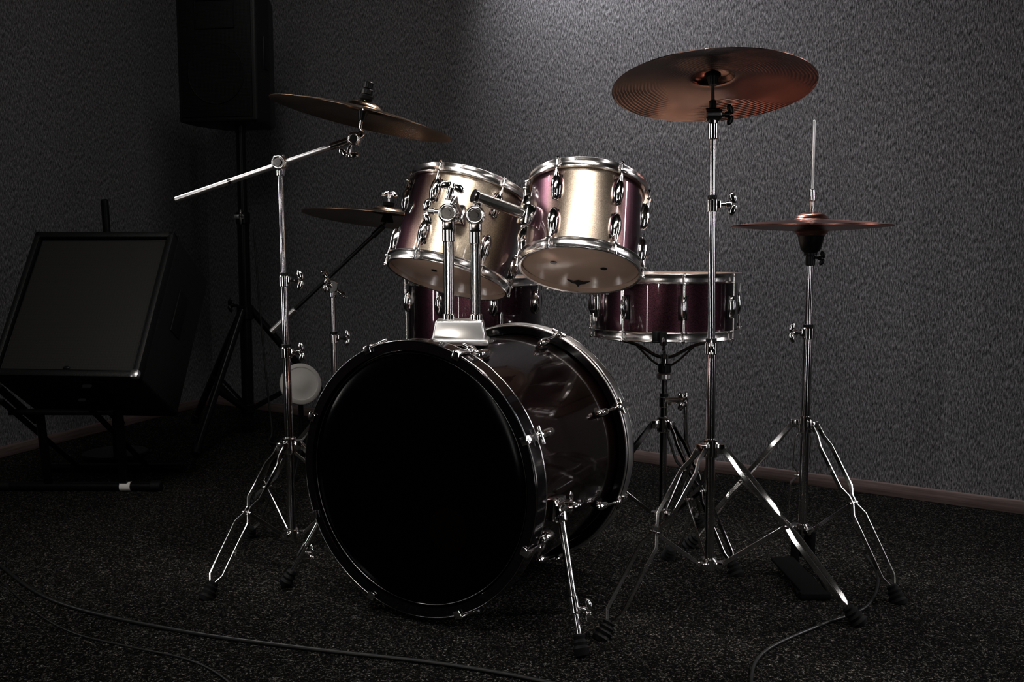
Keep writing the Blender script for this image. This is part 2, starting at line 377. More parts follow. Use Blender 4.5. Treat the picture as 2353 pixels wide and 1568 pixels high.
ft=drum('floor_tom','burgundy sparkle floor tom on three chrome legs',axframe((-.11,2.90,.33),(0,0,1),(.05,-1,0)),.196,.380,8,'pair',WRAPD,phase=rad(-8))
for a in (rad(20),rad(140),rad(260)):
    d=V((math.sin(a),-math.cos(a),0)); t=V((math.cos(a),math.sin(a),0)); Rm=Matrix((t,-d,V((0,0,1)))).transposed()
    b=B(); b.box(d*.206+V((0,0,.12)),(.03,.022,.05),CHROME,Rm,.005); b.wing(d*.215+V((0,0,.12)),d,CHROME)
    b.tube([d*.207+V((0,0,.3)),d*.207+V((0,0,-.15)),d*.225+V((0,0,-.22)),d*.235+V((0,0,-.30))],.005,CHROME)
    lg=mk(b,'leg',ft,'chrome floor tom leg'); b=B(); b.cyl(d*.234+V((0,0,-.295)),d*.2365+V((0,0,-.329)),.012,RUBBER,r1=.015); mk(b,'rubber_foot',lg)

# ---------------------------------------------------------------- bass drum  (local y = axis, front head at y=0)
BM=Matrix.Translation(V((-.213,2.06,0)))@Matrix.Rotation(rad(-29.5),4,'Z'); BMI=BM.inverted()
bd=root('bass_drum','large bass drum with black front skin, burgundy shell and chrome claws','drum',BM)
def bl(p): return BMI@V(p)
CZ=.314; C0=V((0,0,CZ)); Y=V((0,1,0)); DL=.505; RS=.276
b=B(); b.rev([(RS,.03),(RS,DL-.03),(RS-.008,DL-.03),(RS-.008,.03)],C0,Y,WRAPB,128,True); mk(b,'shell',bd,'dark burgundy glossy bass drum shell')
for y0,s in ((0,1),(DL,-1)):
    b=B()
    b.rev([(RS+.004,s*.001),(RS+.022,s*.001),(RS+.026,s*.005),(RS+.026,s*.040),(RS+.022,s*.044),(RS+.004,s*.044)],C0+Y*y0,Y,HOOPB,128,True)
    hp=mk(b,'hoop',bd,'black lacquered wooden hoop')
    b=B()
    b.torus(C0+Y*(y0+s*.002),Y,RS+.0245,.0016,CHROME_D,128)
    mk(b,'hoop_trim',hp,'thin dark metal trim line')
    b=B()
    b.torus(C0+Y*(y0+s*.043),Y,RS+.0235,.0028,STEEL if s<0 else LEGM,128)
    mk(b,'hoop_trim',hp,'thin chrome trim line')
    if s<0:
        b=B(); b.rev([(RS+.0255,-.007),(RS+.0275,-.009),(RS+.0290,-.020),(RS+.0275,-.034),(RS+.0255,-.036)],C0+Y*y0,Y,STEEL,128,True)
        mk(b,'hoop_trim',hp,'bright metal inlay band')
    b=B(); b.rev([(0,s*.008),(.24,s*.009),(RS-.006,s*.010),(RS+.001,s*.014),(RS+.003,s*.02),(RS+.001,s*.02),(RS-.008,s*.012),(0,s*.011)],C0+Y*y0,Y,HEADB,128)
    mk(b,'drumhead',bd,'glossy black drum skin')
b=B(); b.torus(C0+Y*.0085,Y,RS-.002,.0012,CHROME_D,128); mk(b,'head_ring',bd,'thin metal flesh ring')
b=B(); b.cyl(V((.085,.0068,CZ-.10)),V((.085,.010,CZ-.10)),.048,AMBER,seg=48); mk(b,'port_hole',bd,'dark sound port in the skin')
def claw(y0,s,a):
    d=V((math.sin(a),0,math.cos(a))); t=V((math.cos(a),0,-math.sin(a)))
    Rm=Matrix((t,V((0,1,0)),d)).transposed()
    P=C0+Y*y0
    b=B()
    b.box(P+d*(RS+.0295)+Y*(s*.024),(.018,.052,.006),CHROME,Rm,.002)
    b.box(P+d*(RS+.0225)-Y*(s*.003),(.018,.005,.018),CHROME,Rm,.002)
    b.ell(P+d*(RS+.031)+Y*(s*.052),(.011,.014,.008),CHROME,Rm)
    c=mk(b,'claw',bd,'chrome hoop claw')
    b=B()
    b.cyl(P+d*(RS+.029)+Y*(s*.030),P+d*(RS+.020)+Y*(s*.115),.0035,CHROME)
    b.cyl(P+d*(RS+.034)+Y*(s*.046)-t*.020,P+d*(RS+.034)+Y*(s*.046)+t*.020,.004,CHROME,bev=.001)
    mk(b,'tension_rod',c)
    b=B(); b.box(P+d*(RS+.002)+Y*(s*.115),(.018,.034,.006),BLACK,Rm,.002)
    b.ell(P+d*(RS+.012)+Y*(s*.112),(.0105,.027,.014),CHROME,Rm); mk(b,'lug',bd,'chrome bass drum lug')
for k in range(8):
    a=rad(22.5+45*k); claw(0,1,a); claw(DL,-1,a)
for cl,fo in (((.100,2.015,.265),(.140,1.872,.0)),((-.403,2.29,.26),(-.548,2.275,.0))):
    c=bl(cl); fpt=bl(fo); dd=(fpt-c).normalized(); out=V((1 if c.x>0 else -1,0,0))
    b=B(); b.box(c-out*.008,(.026,.055,.05),CHROME,None,.007); b.cyl(c-Y*.025,c+Y*.03,.015,CHROME,bev=.002); b.wing(c+Y*.03,Y,CHROME)
    b.wing(c-out*-.012+V((0,0,.012)),out,CHROME,(0,1,0))
    b.cyl(c+dd*.0,c+dd*.03,.013,CHROME,bev=.002)
    sp=mk(b,'spur',bd,'chrome bass drum spur leg')
    L=(fpt-c).length
    b=B(); b.cyl(c+dd*.02,c+dd*(L*.68),.0075,LEGM); b.cyl(c+dd*(L*.6),c+dd*(L*.72),.0105,CHROME,bev=.002); b.cyl(c+dd*(L*.7),c+dd*(L-.03),.0060,CHROME)
    b.wing(c+dd*(L*.67)+V((.01,0,0)),(1,-.3,0),CHROME)
    mk(b,'spur_tube',sp)
    b=B(); b.rev([(.009,0),(.013,.004),(.011,.01),(.015,.016),(.013,.022),(.017,.028),(.015,.034),(.012,.042)],c+dd*(L-.046),dd,RUBBER,24); mk(b,'rubber_foot',sp)
# tom holder
b=B()
m0=bl((-.113,2.222,.0)); m0=V((0,m0.y,0))
RZ=Matrix.Rotation(rad(29.5),3,'Z')
b.box(V((m0.x,m0.y,CZ+RS+.008)),(.135,.10,.014),STEEL,RZ,.005)
t2=B(); t2.prism([(-.062,-.038),(.062,-.038),(.062,.038),(-.062,.038)],0,.046,STEEL,.006)
for v in t2.bm.verts:
    k=1-.14*v.co.z/.046; v.co=V((v.co.x*k,v.co.y*k,v.co.z)); v.co=RZ@v.co+V((m0.x,m0.y,CZ+RS+.012))
b.tmp(t2.bm,STEEL)
mk(b,'tom_holder_base',bd,'chrome tom holder block')
def holder(px,py,ztop,tip,side):
    p=bl((px,py,0)); z0=CZ+RS+.055
    b=B(); b.cyl((p.x,p.y,z0),(p.x,p.y,ztop),.0118,CHROME_M,seg=32); b.cyl((p.x,p.y,z0-.004),(p.x,p.y,z0+.016),.0150,CHROME,bev=.002)
    b.cyl((p.x,p.y,ztop-.062),(p.x,p.y,ztop-.01),.0145,CHROME_M,bev=.002,seg=32)
    tb=mk(b,'holder_tube',bd,'chrome vertical tube')
    b=B(); j=V((p.x,p.y,ztop+.002)); ey=RZ@V((0,1,0)); ex=RZ@V((1,0,0))
    b.cyl(j-ey*.022,j+ey*.020,.022,CHROME,bev=.003,seg=28)
    b.torus(j-ey*.023,ey,.017,.0035,CHROME,28); b.cyl(j-ey*.028,j-ey*.018,.007,CHROME)
    b.box(j+V((0,0,-.020)),(.026,.034,.034),CHROME,RZ,.004)
    if side<0:
        b.wing(j-ex*.018+V((0,0,.004)),-ex,CHROME,k=1.15); b.wing(j+V((0,0,.030))-ex*.0,V((.3,0,1)),CHROME,ex,1.2)
    mk(b,'holder_joint',tb,'chrome ratchet joint with wing bolts')
    b=B(); st,en=[bl(q) for q in tip]; dd=(en-st).normalized()
    b.cyl(st,en,.0135,HOOPM,bev=.002,seg=32); b.cyl(j,st+dd*.012,.010,CHROME)
    b.cyl(st-dd*.004,st+dd*.006,.0160,CHROME,bev=.001)
    b.box(en,(.045,.035,.05),CHROME,Matrix((dd,V((0,0,1)).cross(dd).normalized(),dd.cross(V((0,0,1)).cross(dd).normalized()))).transposed(),.006)
    mk(b,'holder_arm',tb,'thick chrome arm reaching to the tom')
holder(-.143,2.22,.885,((-.138,2.24,.918),(-.125,2.325,.880)),-1)
holder(-.082,2.215,.880,((-.083,2.20,.924),(.040,2.258,.882)),1)

# ---------------------------------------------------------------- stands
def rubber(parent,p,d,k=1):
    b=B(); d=V(d).normalized()
    b.rev([(.008*k,0),(.0125*k,.004*k),(.0105*k,.009*k),(.015*k,.014*k),(.0125*k,.019*k),(.017*k,.024*k),(.0145*k,.03*k),(.018*k,.036*k),(.014*k,.044*k)],V(p),d,RUBBER,24); mk(b,'rubber_foot',parent,'black ribbed rubber foot')
def tripod(r,hub,basez,feet,hubr=.018,w=.015,mat=None,lmat=None):
    mat=mat or CHROME; lmat=lmat or LEGM
    b=B(); b.cyl((0,0,hub-.03),(0,0,hub+.012),hubr,mat,bev=.003)
    for fx,fy in feet:
        d=V((fx,fy,0)).normalized(); Rm=Matrix((d,V((0,0,1)).cross(d),V((0,0,1)))).transposed()
        b.box(d*.024+V((0,0,hub-.008)),(.02,.026,.022),mat,Rm,.003)
    mk(b,'leg_collar',r)
    b=B(); b.cyl((0,0,basez-.014),(0,0,basez+.014),hubr*.9,mat,bev=.002)
    for fx,fy in feet:
        d=V((fx,fy,0)).normalized(); Rm=Matrix((d,V((0,0,1)).cross(d),V((0,0,1)))).transposed()
        b.box(d*.022+V((0,0,basez)),(.02,.024,.016),mat,Rm,.003)
    mk(b,'brace_collar',r)
    for fx,fy in feet:
        F=V((fx,fy,.022)); d=V((fx,fy,0)).normalized(); lat=V((0,0,1)).cross(d); H=d*.03+V((0,0,hub-.008))
        ts=[(0,.6),(.07,.6),(.14,1.15),(.40,1.15),(.46,.35),(.51,.35),(.57,1.2),(.92,1.2),(.98,.25),(1,.2)]
        b=B()
        for q in (1,-1):
            pts=[H.lerp(F,t)+V((0,0,.006*math.sin(math.pi*t)))+lat*q*w*k for t,k in ts]
            b.strip(pts,lat,.0034,.0110,lmat)
        mid=H.lerp(F,.5)+V((0,0,.006))
        b.cyl(mid-lat*w*.8,mid+lat*w*.8,.0035,mat); b.cyl(F-lat*w*.5,F+lat*w*.5,.004,mat)
        lg=mk(b,'leg',r,'folding double-strip leg')
        rubber(lg,F-(F-H).normalized()*.016,(F-H).normalized(),1.1)
        b=B(); B0=d*.026+V((0,0,basez))
        b.strip([B0,B0.lerp(mid,.5),mid],lat,.003,.010,lmat); b.cyl(B0-lat*.008,B0+lat*.008,.003,mat); mk(b,'leg_brace',lg,'flat brace strut')
def clampz(r,z,rt,dirv,k=1):
    b=B(); b.cyl((0,0,z-.016*k),(0,0,z+.012*k),rt,CHROME,bev=.002); b.cyl((0,0,z+.012*k),(0,0,z+.02*k),rt*.85,BLACK,bev=.001)
    d=V(dirv).normalized(); Rm=Matrix((d,V((0,0,1)).cross(d),V((0,0,1)))).transposed()
    b.box(d*rt*1.0+V((0,0,z)),(.014,.012,.02),CHROME,Rm,.003); b.wing(d*(rt+.005)+V((0,0,z)),d,CHROME,(0,0,1),k)
    mk(b,'height_clamp',r,'chrome clamp with wing nut')
def tubes(r,segs,mat=None):
    for z0,z1,rr in segs:
        b=B(); b.cyl((0,0,z0),(0,0,z1),rr,mat or TUBEM,seg=32,bev=.001); mk(b,'tube',r,'chrome stand tube')

def cymbal(name,label,M,R,mat,bow=.024,group='cymbals of the drum kit',flip=1):
    top=[(R,0),(R*.86,.006),(R*.7,.0125),(R*.5,.0185),(R*.34,.0225),(R*.235,.0245),(R*.21,.0265),(R*.19,.0315),(R*.16,.037),(R*.11,.0415),(R*.06,.0435),(.006,.044)]
    k=bow/.0245
    cm=catmull([V((a,h*k if i<6 else h+bow-.0245,0)) for i,(a,h) in enumerate(top)],5)
    P=[(p.x,p.y*flip) for p in cm]; Q=[(p.x,(p.y-.0013)*flip) for p in reversed(cm)]
    b=B(); b.rev(P+Q,(0,0,0),(0,0,1),mat,160,True)
    return mk(b,name,None,label,ang=60,origin=(0,0,0),cat='cymbal',group=group,M=M)

# --- straight stand with big cymbal seen from below
S1=V((.450,2.165,0)); S1M=Matrix.Translation(S1)@Matrix.Rotation(-.012,4,'Y')
s1=root('cymbal_stand','straight chrome cymbal stand with double-braced tripod legs','cymbal stand',S1M)
tripod(s1,.372,.095,[(-.252,-.185),(.285,-.115),(-.04,.31)],w=.019)
tubes(s1,[(.08,.60,.0105),(.56,.91,.0085),(.88,1.075,.0068)])
clampz(s1,.590,.0145,(-.2,-1,0)); clampz(s1,.905,.0125,(1,-.25,0))
b=B(); b.cyl((0,0,1.045),(0,0,1.08),.0115,CHROME,bev=.002); mk(b,'top_collar',s1)
CW1=(.437,2.172,1.156)
CY1=S1M.inverted()@V(CW1); n1=V((0,math.sin(rad(12)),math.cos(rad(12))))
b=B(); j=V((0,0,1.098)); b.cyl(j-V((.017,0,0)),j+V((.014,0,0)),.0155,CHROME_D,bev=.002,seg=24); b.torus(j+V((.015,0,0)),(1,0,0),.012,.002,CHROME_D,24)
b.wing(j+V((.014,0,0)),(1,0,0),BLKMET,k=.9); b.box(j+V((0,0,-.014)),(.018,.018,.02),CHROME_D,None,.003)
b.cyl(j,CY1+n1*.075,.0038,CHROME_D); b.cyl(j+n1*.01,j+n1*.032,.008,BLKMET,bev=.001)
mk(b,'tilter',s1,'dark chrome tilter with wing bolt')
b=B(); b.cyl(CY1+n1*.006,CY1+n1*.024,.009,BLACK,r1=.013); b.cyl(CY1+n1*.024,CY1+n1*.034,.018,FELT,bev=.003); b.cyl(CY1+n1*.046,CY1+n1*.056,.018,FELT,bev=.003); b.wing(CY1+n1*.056,n1,CHROME,(1,0,0)); mk(b,'felt_washer',s1,'black felt washers')
cymbal('cymbal','large reddish bronze crash cymbal tilted on a straight stand',axframe(CW1,n1,(0,-1,0)),.219,BRONZER)

# --- boom stand
S2=V((-.563,2.45,0))
s2=root('boom_cymbal_stand','chrome boom cymbal stand with long angled arm beside the bass drum','cymbal stand',Matrix.Translation(S2)@Matrix.Rotation(-.010,4,'Y'))
def pol(a,r): return (r*math.cos(rad(a)),r*math.sin(rad(a)))
tripod(s2,.318,.078,[pol(-120,.275),pol(6,.25),pol(128,.27)],w=.017)
tubes(s2,[(.062,.56,.0105),(.53,.735,.0088),(.71,.995,.007)])
clampz(s2,.548,.0145,(1,-.4,0)); clampz(s2,.728,.0125,(1,-.2,0))
b=B(); P=V((0,0,1.018)); b.cyl((0,0,.985),(0,0,1.005),.0105,CHROME,bev=.002)
b.cyl(P-V((0,.016,0)),P+V((0,.016,0)),.0185,CHROME,bev=.002,seg=28); b.torus(P-V((0,.017,0)),(0,1,0),.0145,.003,CHROME,28); b.cyl(P-V((0,.022,0)),P-V((0,.014,0)),.008,CHROME_D); b.wing(P+V((0,.016,0)),(0,1,0),CHROME)
mk(b,'boom_joint',s2,'round chrome boom joint')
e0=V((-.262,0,.930)); e1=V((.178,0,1.072))
b=B(); b.cyl(e0,e0.lerp(e1,.9),.0070,STEEL,bev=.001); b.cyl(e0.lerp(e1,.3),e0.lerp(e1,.32),.0074,CHROME_D); b.cyl(e0.lerp(e1,.88),e1,.0090,CHROME,bev=.002)
mk(b,'boom_arm',s2,'long straight satin steel boom arm')
CY2=V((-.358,2.45,1.122))-S2; n2=V((math.sin(rad(13)),.02,math.cos(rad(13)))).normalized()
b=B(); j=V((.186,0,1.074)); b.cyl(j-V((0,.015,0)),j+V((0,.015,0)),.0165,CHROME,bev=.002,seg=24); b.torus(j-V((0,.016,0)),(0,1,0),.012,.0025,CHROME,24); b.wing(j+V((-.008,-.004,-.012)),(-.3,-.2,-1),CHROME,(1,0,0)); b.box(j+V((.012,0,.008)),(.022,.018,.016),CHROME,Matrix.Rotation(rad(-35),3,'Y'),.003)
b.tube([j,j+V((.022,0,.012)),CY2-n2*.02,CY2+n2*.085],.0042,CHROME)
mk(b,'tilter',s2,'chrome tilter')
b=B(); b.cyl(CY2-n2*.004,CY2+n2*.020,.009,BLACK,r1=.013); b.cyl(CY2+n2*.046,CY2+n2*.060,.016,FELT,bev=.003); b.cyl(CY2+n2*.060,CY2+n2*.074,.0135,BLACK,bev=.002); b.cyl(CY2+n2*.074,CY2+n2*.092,.0115,BLKMET,bev=.002); mk(b,'felt_washer',s2,'black felt and top nut')
C2M=s2.matrix_world.copy()
cymbal('cymbal','bronze crash cymbal tilted sideways on a boom arm',C2M@axframe(CY2,n2,(0,-1,0)),.226,BRONZE)

# --- ride cymbal stand behind the toms
S3=V((-.548,3.0,0))
s3=root('boom_cymbal_stand','chrome boom stand holding the ride cymbal behind the toms','cymbal stand',S3)
tripod(s3,.32,.08,[pol(-70,.26),pol(50,.26),pol(170,.26)])
tubes(s3,[(.06,.52,.0105),(.5,.665,.0085)])
clampz(s3,.53,.0135,(1,-.2,0))
P=V((0,-.005,.69)); e0=V((-.168,0,.572)); e1=V((.150,0,.866)); CY3=V((.168,0,.888)); n3=V((.10,.085,1)).normalized()
b=B(); b.cyl((0,0,.655),(0,0,.68),.0115,CHROME,bev=.002); b.cyl(P-V((0,.02,0)),P+V((0,.02,0)),.02,CHROME,bev=.002); b.wing(P-V((0,.02,0)),(-.6,-1,.3),CHROME); b.wing(P+V((-.01,0,.015)),(-.6,0,1),CHROME,(0,1,0),1.2); b.wing(P+V((.012,0,-.012)),(.8,0,-.6),CHROME,(0,1,0),1.2)
mk(b,'boom_joint',s3,'chrome boom joint')
b=B(); b.cyl(e0,e1,.006,BLKMET); b.cyl(e0.lerp(e1,-.08),e0.lerp(e1,.16),.0095,STEEL,bev=.002); b.cyl(e0.lerp(e1,.92),e1+(e1-e0).normalized()*.01,.009,BLKMET,bev=.001); mk(b,'boom_arm',s3,'angled boom arm')
b=B(); b.tube([e1,e1.lerp(CY3,.5),CY3,CY3+n3*.07],.004,BLKMET); b.cyl(CY3-n3*.004,CY3+n3*.02,.02,FELT,r1=.013); b.cyl(CY3+n3*.046,CY3+n3*.056,.017,FELT); b.wing(CY3+n3*.056,n3,CHROME,(1,0,0),1.0); mk(b,'tilter',s3,'black tilter with felts')
cymbal('cymbal','bronze ride cymbal partly behind the rack toms',axframe(S3+CY3,n3,(0,-1,0)),.256,BRONZE)

# --- hi-hat
S4=V((.735,2.42,0))
s4=root('hi_hat_stand','chrome hi-hat stand with pull rod and foot pedal','hi-hat stand',S4)
tripod(s4,.378,.10,[(.145,-.235),(-.245,.16),(.06,.27)],w=.017)
tubes(s4,[(.03,.60,.0112),(.58,.775,.0085)])
clampz(s4,.600,.0150,(-1,-.3,0))
b=B(); b.cyl((0,0,.76),(0,0,1.118),.0036,STEEL,bev=.001); mk(b,'pull_rod',s4,'thin bright pull rod')
b=B(); b.cyl((0,0,.765),(0,0,.79),.0115,BLACK,bev=.002); b.cyl((0,0,.79),(0,0,.80),.016,BLACK); b.rev([(.014,.795),(.024,.805),(.03,.83),(.034,.846),(.02,.848)],(0,0,0),(0,0,1),BLACK,32); b.wing((.008,-.008,.785),(1,-.4,-.1),BLACK,k=.7)
mk(b,'cymbal_seat',s4,'black plastic cymbal cup')
b=B(); b.cyl((0,0,.880),(0,0,.890),.014,FELT); b.cyl((0,0,.890),(0,0,.896),.011,CHROME); b.cyl((0,0,.896),(0,0,.925),.0055,CHROME); b.cyl((0,0,.922),(0,0,.952),.0085,CHROME,bev=.002); mk(b,'clutch',s4,'chrome hi-hat clutch')
b=B()
b.box((-.045,-.12,.022),(.06,.19,.008),PEDAL,Matrix.Rotation(rad(8),3,'Z')@Matrix.Rotation(rad(7),3,'X'),.003); b.box((-.035,-.225,.010),(.07,.025,.016),PEDAL,None,.004)
b.box((-.02,-.01,.055),(.012,.04,.09),PEDAL,None,.003); b.box((.02,-.01,.055),(.012,.04,.09),PEDAL,None,.003)
for q in (-1,1): b.tube([(q*.03,0,.02),(q*.035-.02,-.10,.008),(-.035+q*.035,-.22,.008)],.004,PEDAL)
mk(b,'foot_pedal',s4,'matt black foot pedal')
G='pair of hi-hat cymbals'
cymbal('hi_hat_cymbal','rosy bronze upper hi-hat cymbal',axframe(S4+V((0,0,.8635)),(.0,.012,1),(0,-1,0)),.1925,BRONZEP,bow=.014,group=G)
cymbal('hi_hat_cymbal','bronze lower hi-hat cymbal facing down',axframe(S4+V((0,0,.8605)),(0,.012,1),(0,-1,0)),.1925,BRONZEP,bow=.010,flip=-1,group=G)

# --- snare stand
S5=V((.402,2.56,0))
s5=root('snare_stand','chrome snare stand with basket arms and tripod legs','snare stand',S5)
tripod(s5,.352,.10,[pol(178,.25),pol(58,.26),pol(-52,.24)],w=.012,lmat=CHROME_D)
tubes(s5,[(.085,.40,.0095),(.38,.50,.0075)],CHROME_D)
clampz(s5,.405,.0135,(1,-.3,0))
b=B(); b.cyl((0,0,.463),(0,0,.48),.020,STEEL,bev=.003); b.cyl((0,0,.48),(0,0,.505),.017,BLACK,bev=.003); b.cyl((0,0,.505),(0,0,.53),.010,CHROME)
mk(b,'basket_collar',s5,'grey threaded collar')
b=B(); b.cyl((.0,-.012,.41),(.055,-.012,.41),.0065,CHROME); b.tube([(.055,-.012,.425),(.055,-.012,.36),(.058,-.012,.30),(.075,-.012,.25)],.006,CHROME); b.wing((.05,-.02,.415),(0,-1,0),CHROME); mk(b,'side_rod',s5,'chrome offset rod')
for a in (-100,20,140):
    x,y=pol(a,1); d=V((x,y,0))
    b=B(); b.tube([V((0,0,.52)),d*.03+V((0,0,.525)),d*.09+V((0,0,.550)),d*.175+V((0,0,.562)),d*.208+V((0,0,.566)),d*.216+V((0,0,.583)),d*.214+V((0,0,.603))],.0045,CHROME_D,sub=4)
    b.tube([V((0,0,.49)),d*.04+V((0,0,.51)),d*.085+V((0,0,.545))],.003,CHROME_D)
    ar=mk(b,'basket_arm',s5,'chrome basket arm'); b=B(); b.cyl(d*.211+V((0,0,.574)),d*.2115+V((0,0,.608)),.0085,RUBBER,bev=.002); mk(b,'rubber_grip',ar)

# ---------------------------------------------------------------- PA speaker on tripod
SPM=Matrix.Translation(V((-1.155,4.15,1.305)))@Matrix.Rotation(rad(-10),4,'Z')
sp=root('loudspeaker','black portable loudspeaker cabinet raised on a tripod','speaker',SPM)
b=B(); b.prism([(-.17,-.15),(.17,-.15),(.17,-.02),(.115,.15),(-.115,.15),(-.17,-.02)],0,.52,TOLEX,.012); mk(b,'cabinet',sp,'black moulded cabinet')
b=B(); b.box((0,-.1535,.26),(.302,.006,.48),GRILLE2,None,.0025); mk(b,'grille',sp,'black perforated metal grille')
b=B(); b.torus((0,-.1565,.19),(0,1,0),.118,.003,GRILLE2,64); b.rev([(.116,0),(.07,.0012),(.04,.0006)],(0,-.1585,.19),(0,1,0),GRILLE2,64,False); mk(b,'woofer',sp,'round woofer behind the grille')
b=B(); 
for x0,x1,z0,z1 in ((-.085,.085,.475,.480),(-.085,.085,.365,.370),(-.085,-.080,.365,.479),(.080,.085,.365,.479)): b.box(((x0+x1)/2,-.158,(z0+z1)/2),(x1-x0,.005,z1-z0),GRILLE2,None,.001)
mk(b,'horn',sp,'rectangular tweeter horn outline')
b=B(); b.box((.171,-.06,.28),(.006,.05,.13),BLACK,None,.002); mk(b,'handle',sp,'recessed side handle')
b=B(); b.cyl((.035,-.02,-.03),(.035,-.02,.002),.024,BLKMET,bev=.003); mk(b,'pole_socket',sp)
SS=V((-1.125,4.125,0))
ss=root('speaker_stand','black tripod speaker stand','speaker stand',SS)
b=B(); b.cyl((0,0,.08),(0,0,.95),.025,BLKMET); mk(b,'tube',ss); b=B(); b.cyl((0,0,.93),(0,0,1.275),.020,BLKMET); mk(b,'tube',ss)
b=B(); b.cyl((0,0,.90),(0,0,.95),.030,BLKMET,bev=.003); b.wing((.0,-.026,.93),(.2,-1,0),CHROME,k=1.3); b.box((-.01,-.026,.93),(.04,.012,.018),STEEL,None,.003); mk(b,'height_clamp',ss,'clamp with metal knob')
b=B(); b.cyl((0,0,.50),(0,0,.56),.036,BLKMET,bev=.004); b.wing((-.03,-.01,.56),(-1,0,0),BLKMET,k=1.2); mk(b,'leg_collar',ss); b=B(); b.cyl((0,0,.10),(0,0,.14),.033,BLKMET,bev=.004); mk(b,'brace_collar',ss)
for a in (18,138,258):
    x,y=pol(a,1); d=V((x,y,0)); lat=V((0,0,1)).cross(d)
    b=B(); b.cyl(d*.025+V((0,0,.54)),d*.43+V((0,0,.025)),.0155,BLKMET,bev=.002); lg=mk(b,'leg',ss)
    b=B(); b.cyl(d*.415+V((0,0,.045)),d*.44+V((0,0,.014)),.019,RUBBER,bev=.003); mk(b,'rubber_foot',lg)
    b=B(); mid=(d*.025+V((0,0,.54))).lerp(d*.43+V((0,0,.025)),.58)
    for q in (1,-1): b.strip([d*.02+V((0,0,.12))+lat*q*.012,mid+lat*q*.014],lat,.003,.018,BLKMET)
    mk(b,'leg_brace',lg)
# ---------------------------------------------------------------- combo amp
tau=rad(33); psi=rad(6)
X=V((math.cos(psi),-math.sin(psi),0)); D=V((math.cos(tau)*math.sin(psi),math.cos(tau)*math.cos(psi),-math.sin(tau))); U=X.cross(D)
AM=Matrix.Translation(V((-1.116,2.9,.418)))@Matrix((X,D,U)).transposed().to_4x4()
am=root('guitar_amplifier','black combo amplifier tilted back on a floor stand','amplifier',AM)
W,LD,H=.475,.30,.52
b=B(); b.box((-W/2,LD/2+.012,H/2),(W,LD-.024,H),TOLEX,None,.012,3)
for (cx,cz,sx,sz) in ((-W/2,H-.011,W,.022),(-W/2,.011,W,.022),(-.011,H/2,.022,H),(-W+.011,H/2,.022,H)): b.box((cx,.010,cz),(sx,.04,sz),TOLEX,None,.006)
mk(b,'cabinet',am,'black vinyl-covered cabinet')
b=B(); b.box((-W/2,.008,H/2),(W-.05,.01,H-.05),GRILLE,None,.003); mk(b,'grille',am,'dark woven speaker cloth')
b=B(); 
for (cx,cz,sx,sz) in ((-W/2,H-.027,W-.046,.003),(-W/2,.027,W-.046,.003),(-.027,H/2,.003,H-.05),(-W+.027,H/2,.003,H-.05)): b.box((cx,.004,cz),(sx,.004,sz),BLACK,None,.001)
mk(b,'piping',am)
for x,z in ((-.012,.012),(-W+.012,.012)):
    b=B(); b.box((x,-.002,z),(.028,.024,.028),STEEL,None,.008); mk(b,'corner_protector',am,'metal corner protector')
b=B(); b.box((.001,.15,.30),(.005,.07,.15),RUBBER,None,.002); mk(b,'handle',am,'recessed side handle')
b=B(); b.ell((-W/2,.002,.033),(.012,.004,.006),BLACK); mk(b,'badge',am,'small dark badge')
ast=root('amplifier_stand','black folding tubular amplifier tilt stand','amp stand',(-1.40,3.19,0))
b=B(); b.cyl((-.27,0,.016),(.215,0,.016),.015,BLKMET,bev=.002); b.cyl((.20,0,.017),(.235,0,.017),.0175,RUBBER,bev=.002); b.cyl((-.30,0,.017),(-.265,0,.017),.0175,RUBBER,bev=.002); b.cyl((.10,-.001,.0165),(.135,-.001,.0165),.0156,WHITEP); mk(b,'base_bar',ast,'black floor bar with white sticker')
b=B(); b.cyl((-.27,.27,.016),(.215,.27,.016),.015,BLKMET,bev=.002); mk(b,'base_bar',ast)
for x in (-.14,.11):
    b=B(); b.strip([(x,0,.02),(x+.03,-.08,.16),(x+.045,-.13,.295)],(1,0,0),.028,.012,BLKMET); mk(b,'support_arm',ast)
    b=B(); b.strip([(x-.02,.27,.02),(x-.02,-.24,.345)],(1,0,0),.022,.01,BLKMET); mk(b,'support_arm',ast)
b=B()
for x in (-.15,.12):
    b.strip([(x,-.27,.392),(x,-.03,.236)],(1,0,0),.03,.01,BLKMET)
b.cyl((-.18,-.15,.292),(.15,-.15,.292),.010,BLKMET); mk(b,'cradle',ast,'black cradle bars')

# ---------------------------------------------------------------- mic stand behind amp
ms=root('microphone_stand','slim black microphone stand behind the amplifier','microphone stand',(-1.53,3.72,0))
b=B(); b.cyl((0,0,0),(0,0,.02),.12,BLKMET,bev=.004,seg=40); mk(b,'base',ms); b=B(); b.cyl((0,0,.015),(0,0,.86),.0095,BLKMET); b.cyl((0,0,.80),(0,0,.84),.016,BLKMET,bev=.003); mk(b,'pole',ms); b=B(); b.cyl((0,0,.85),(-.004,0,.985),.014,BLKMET,bev=.004); mk(b,'microphone_clip',ms)
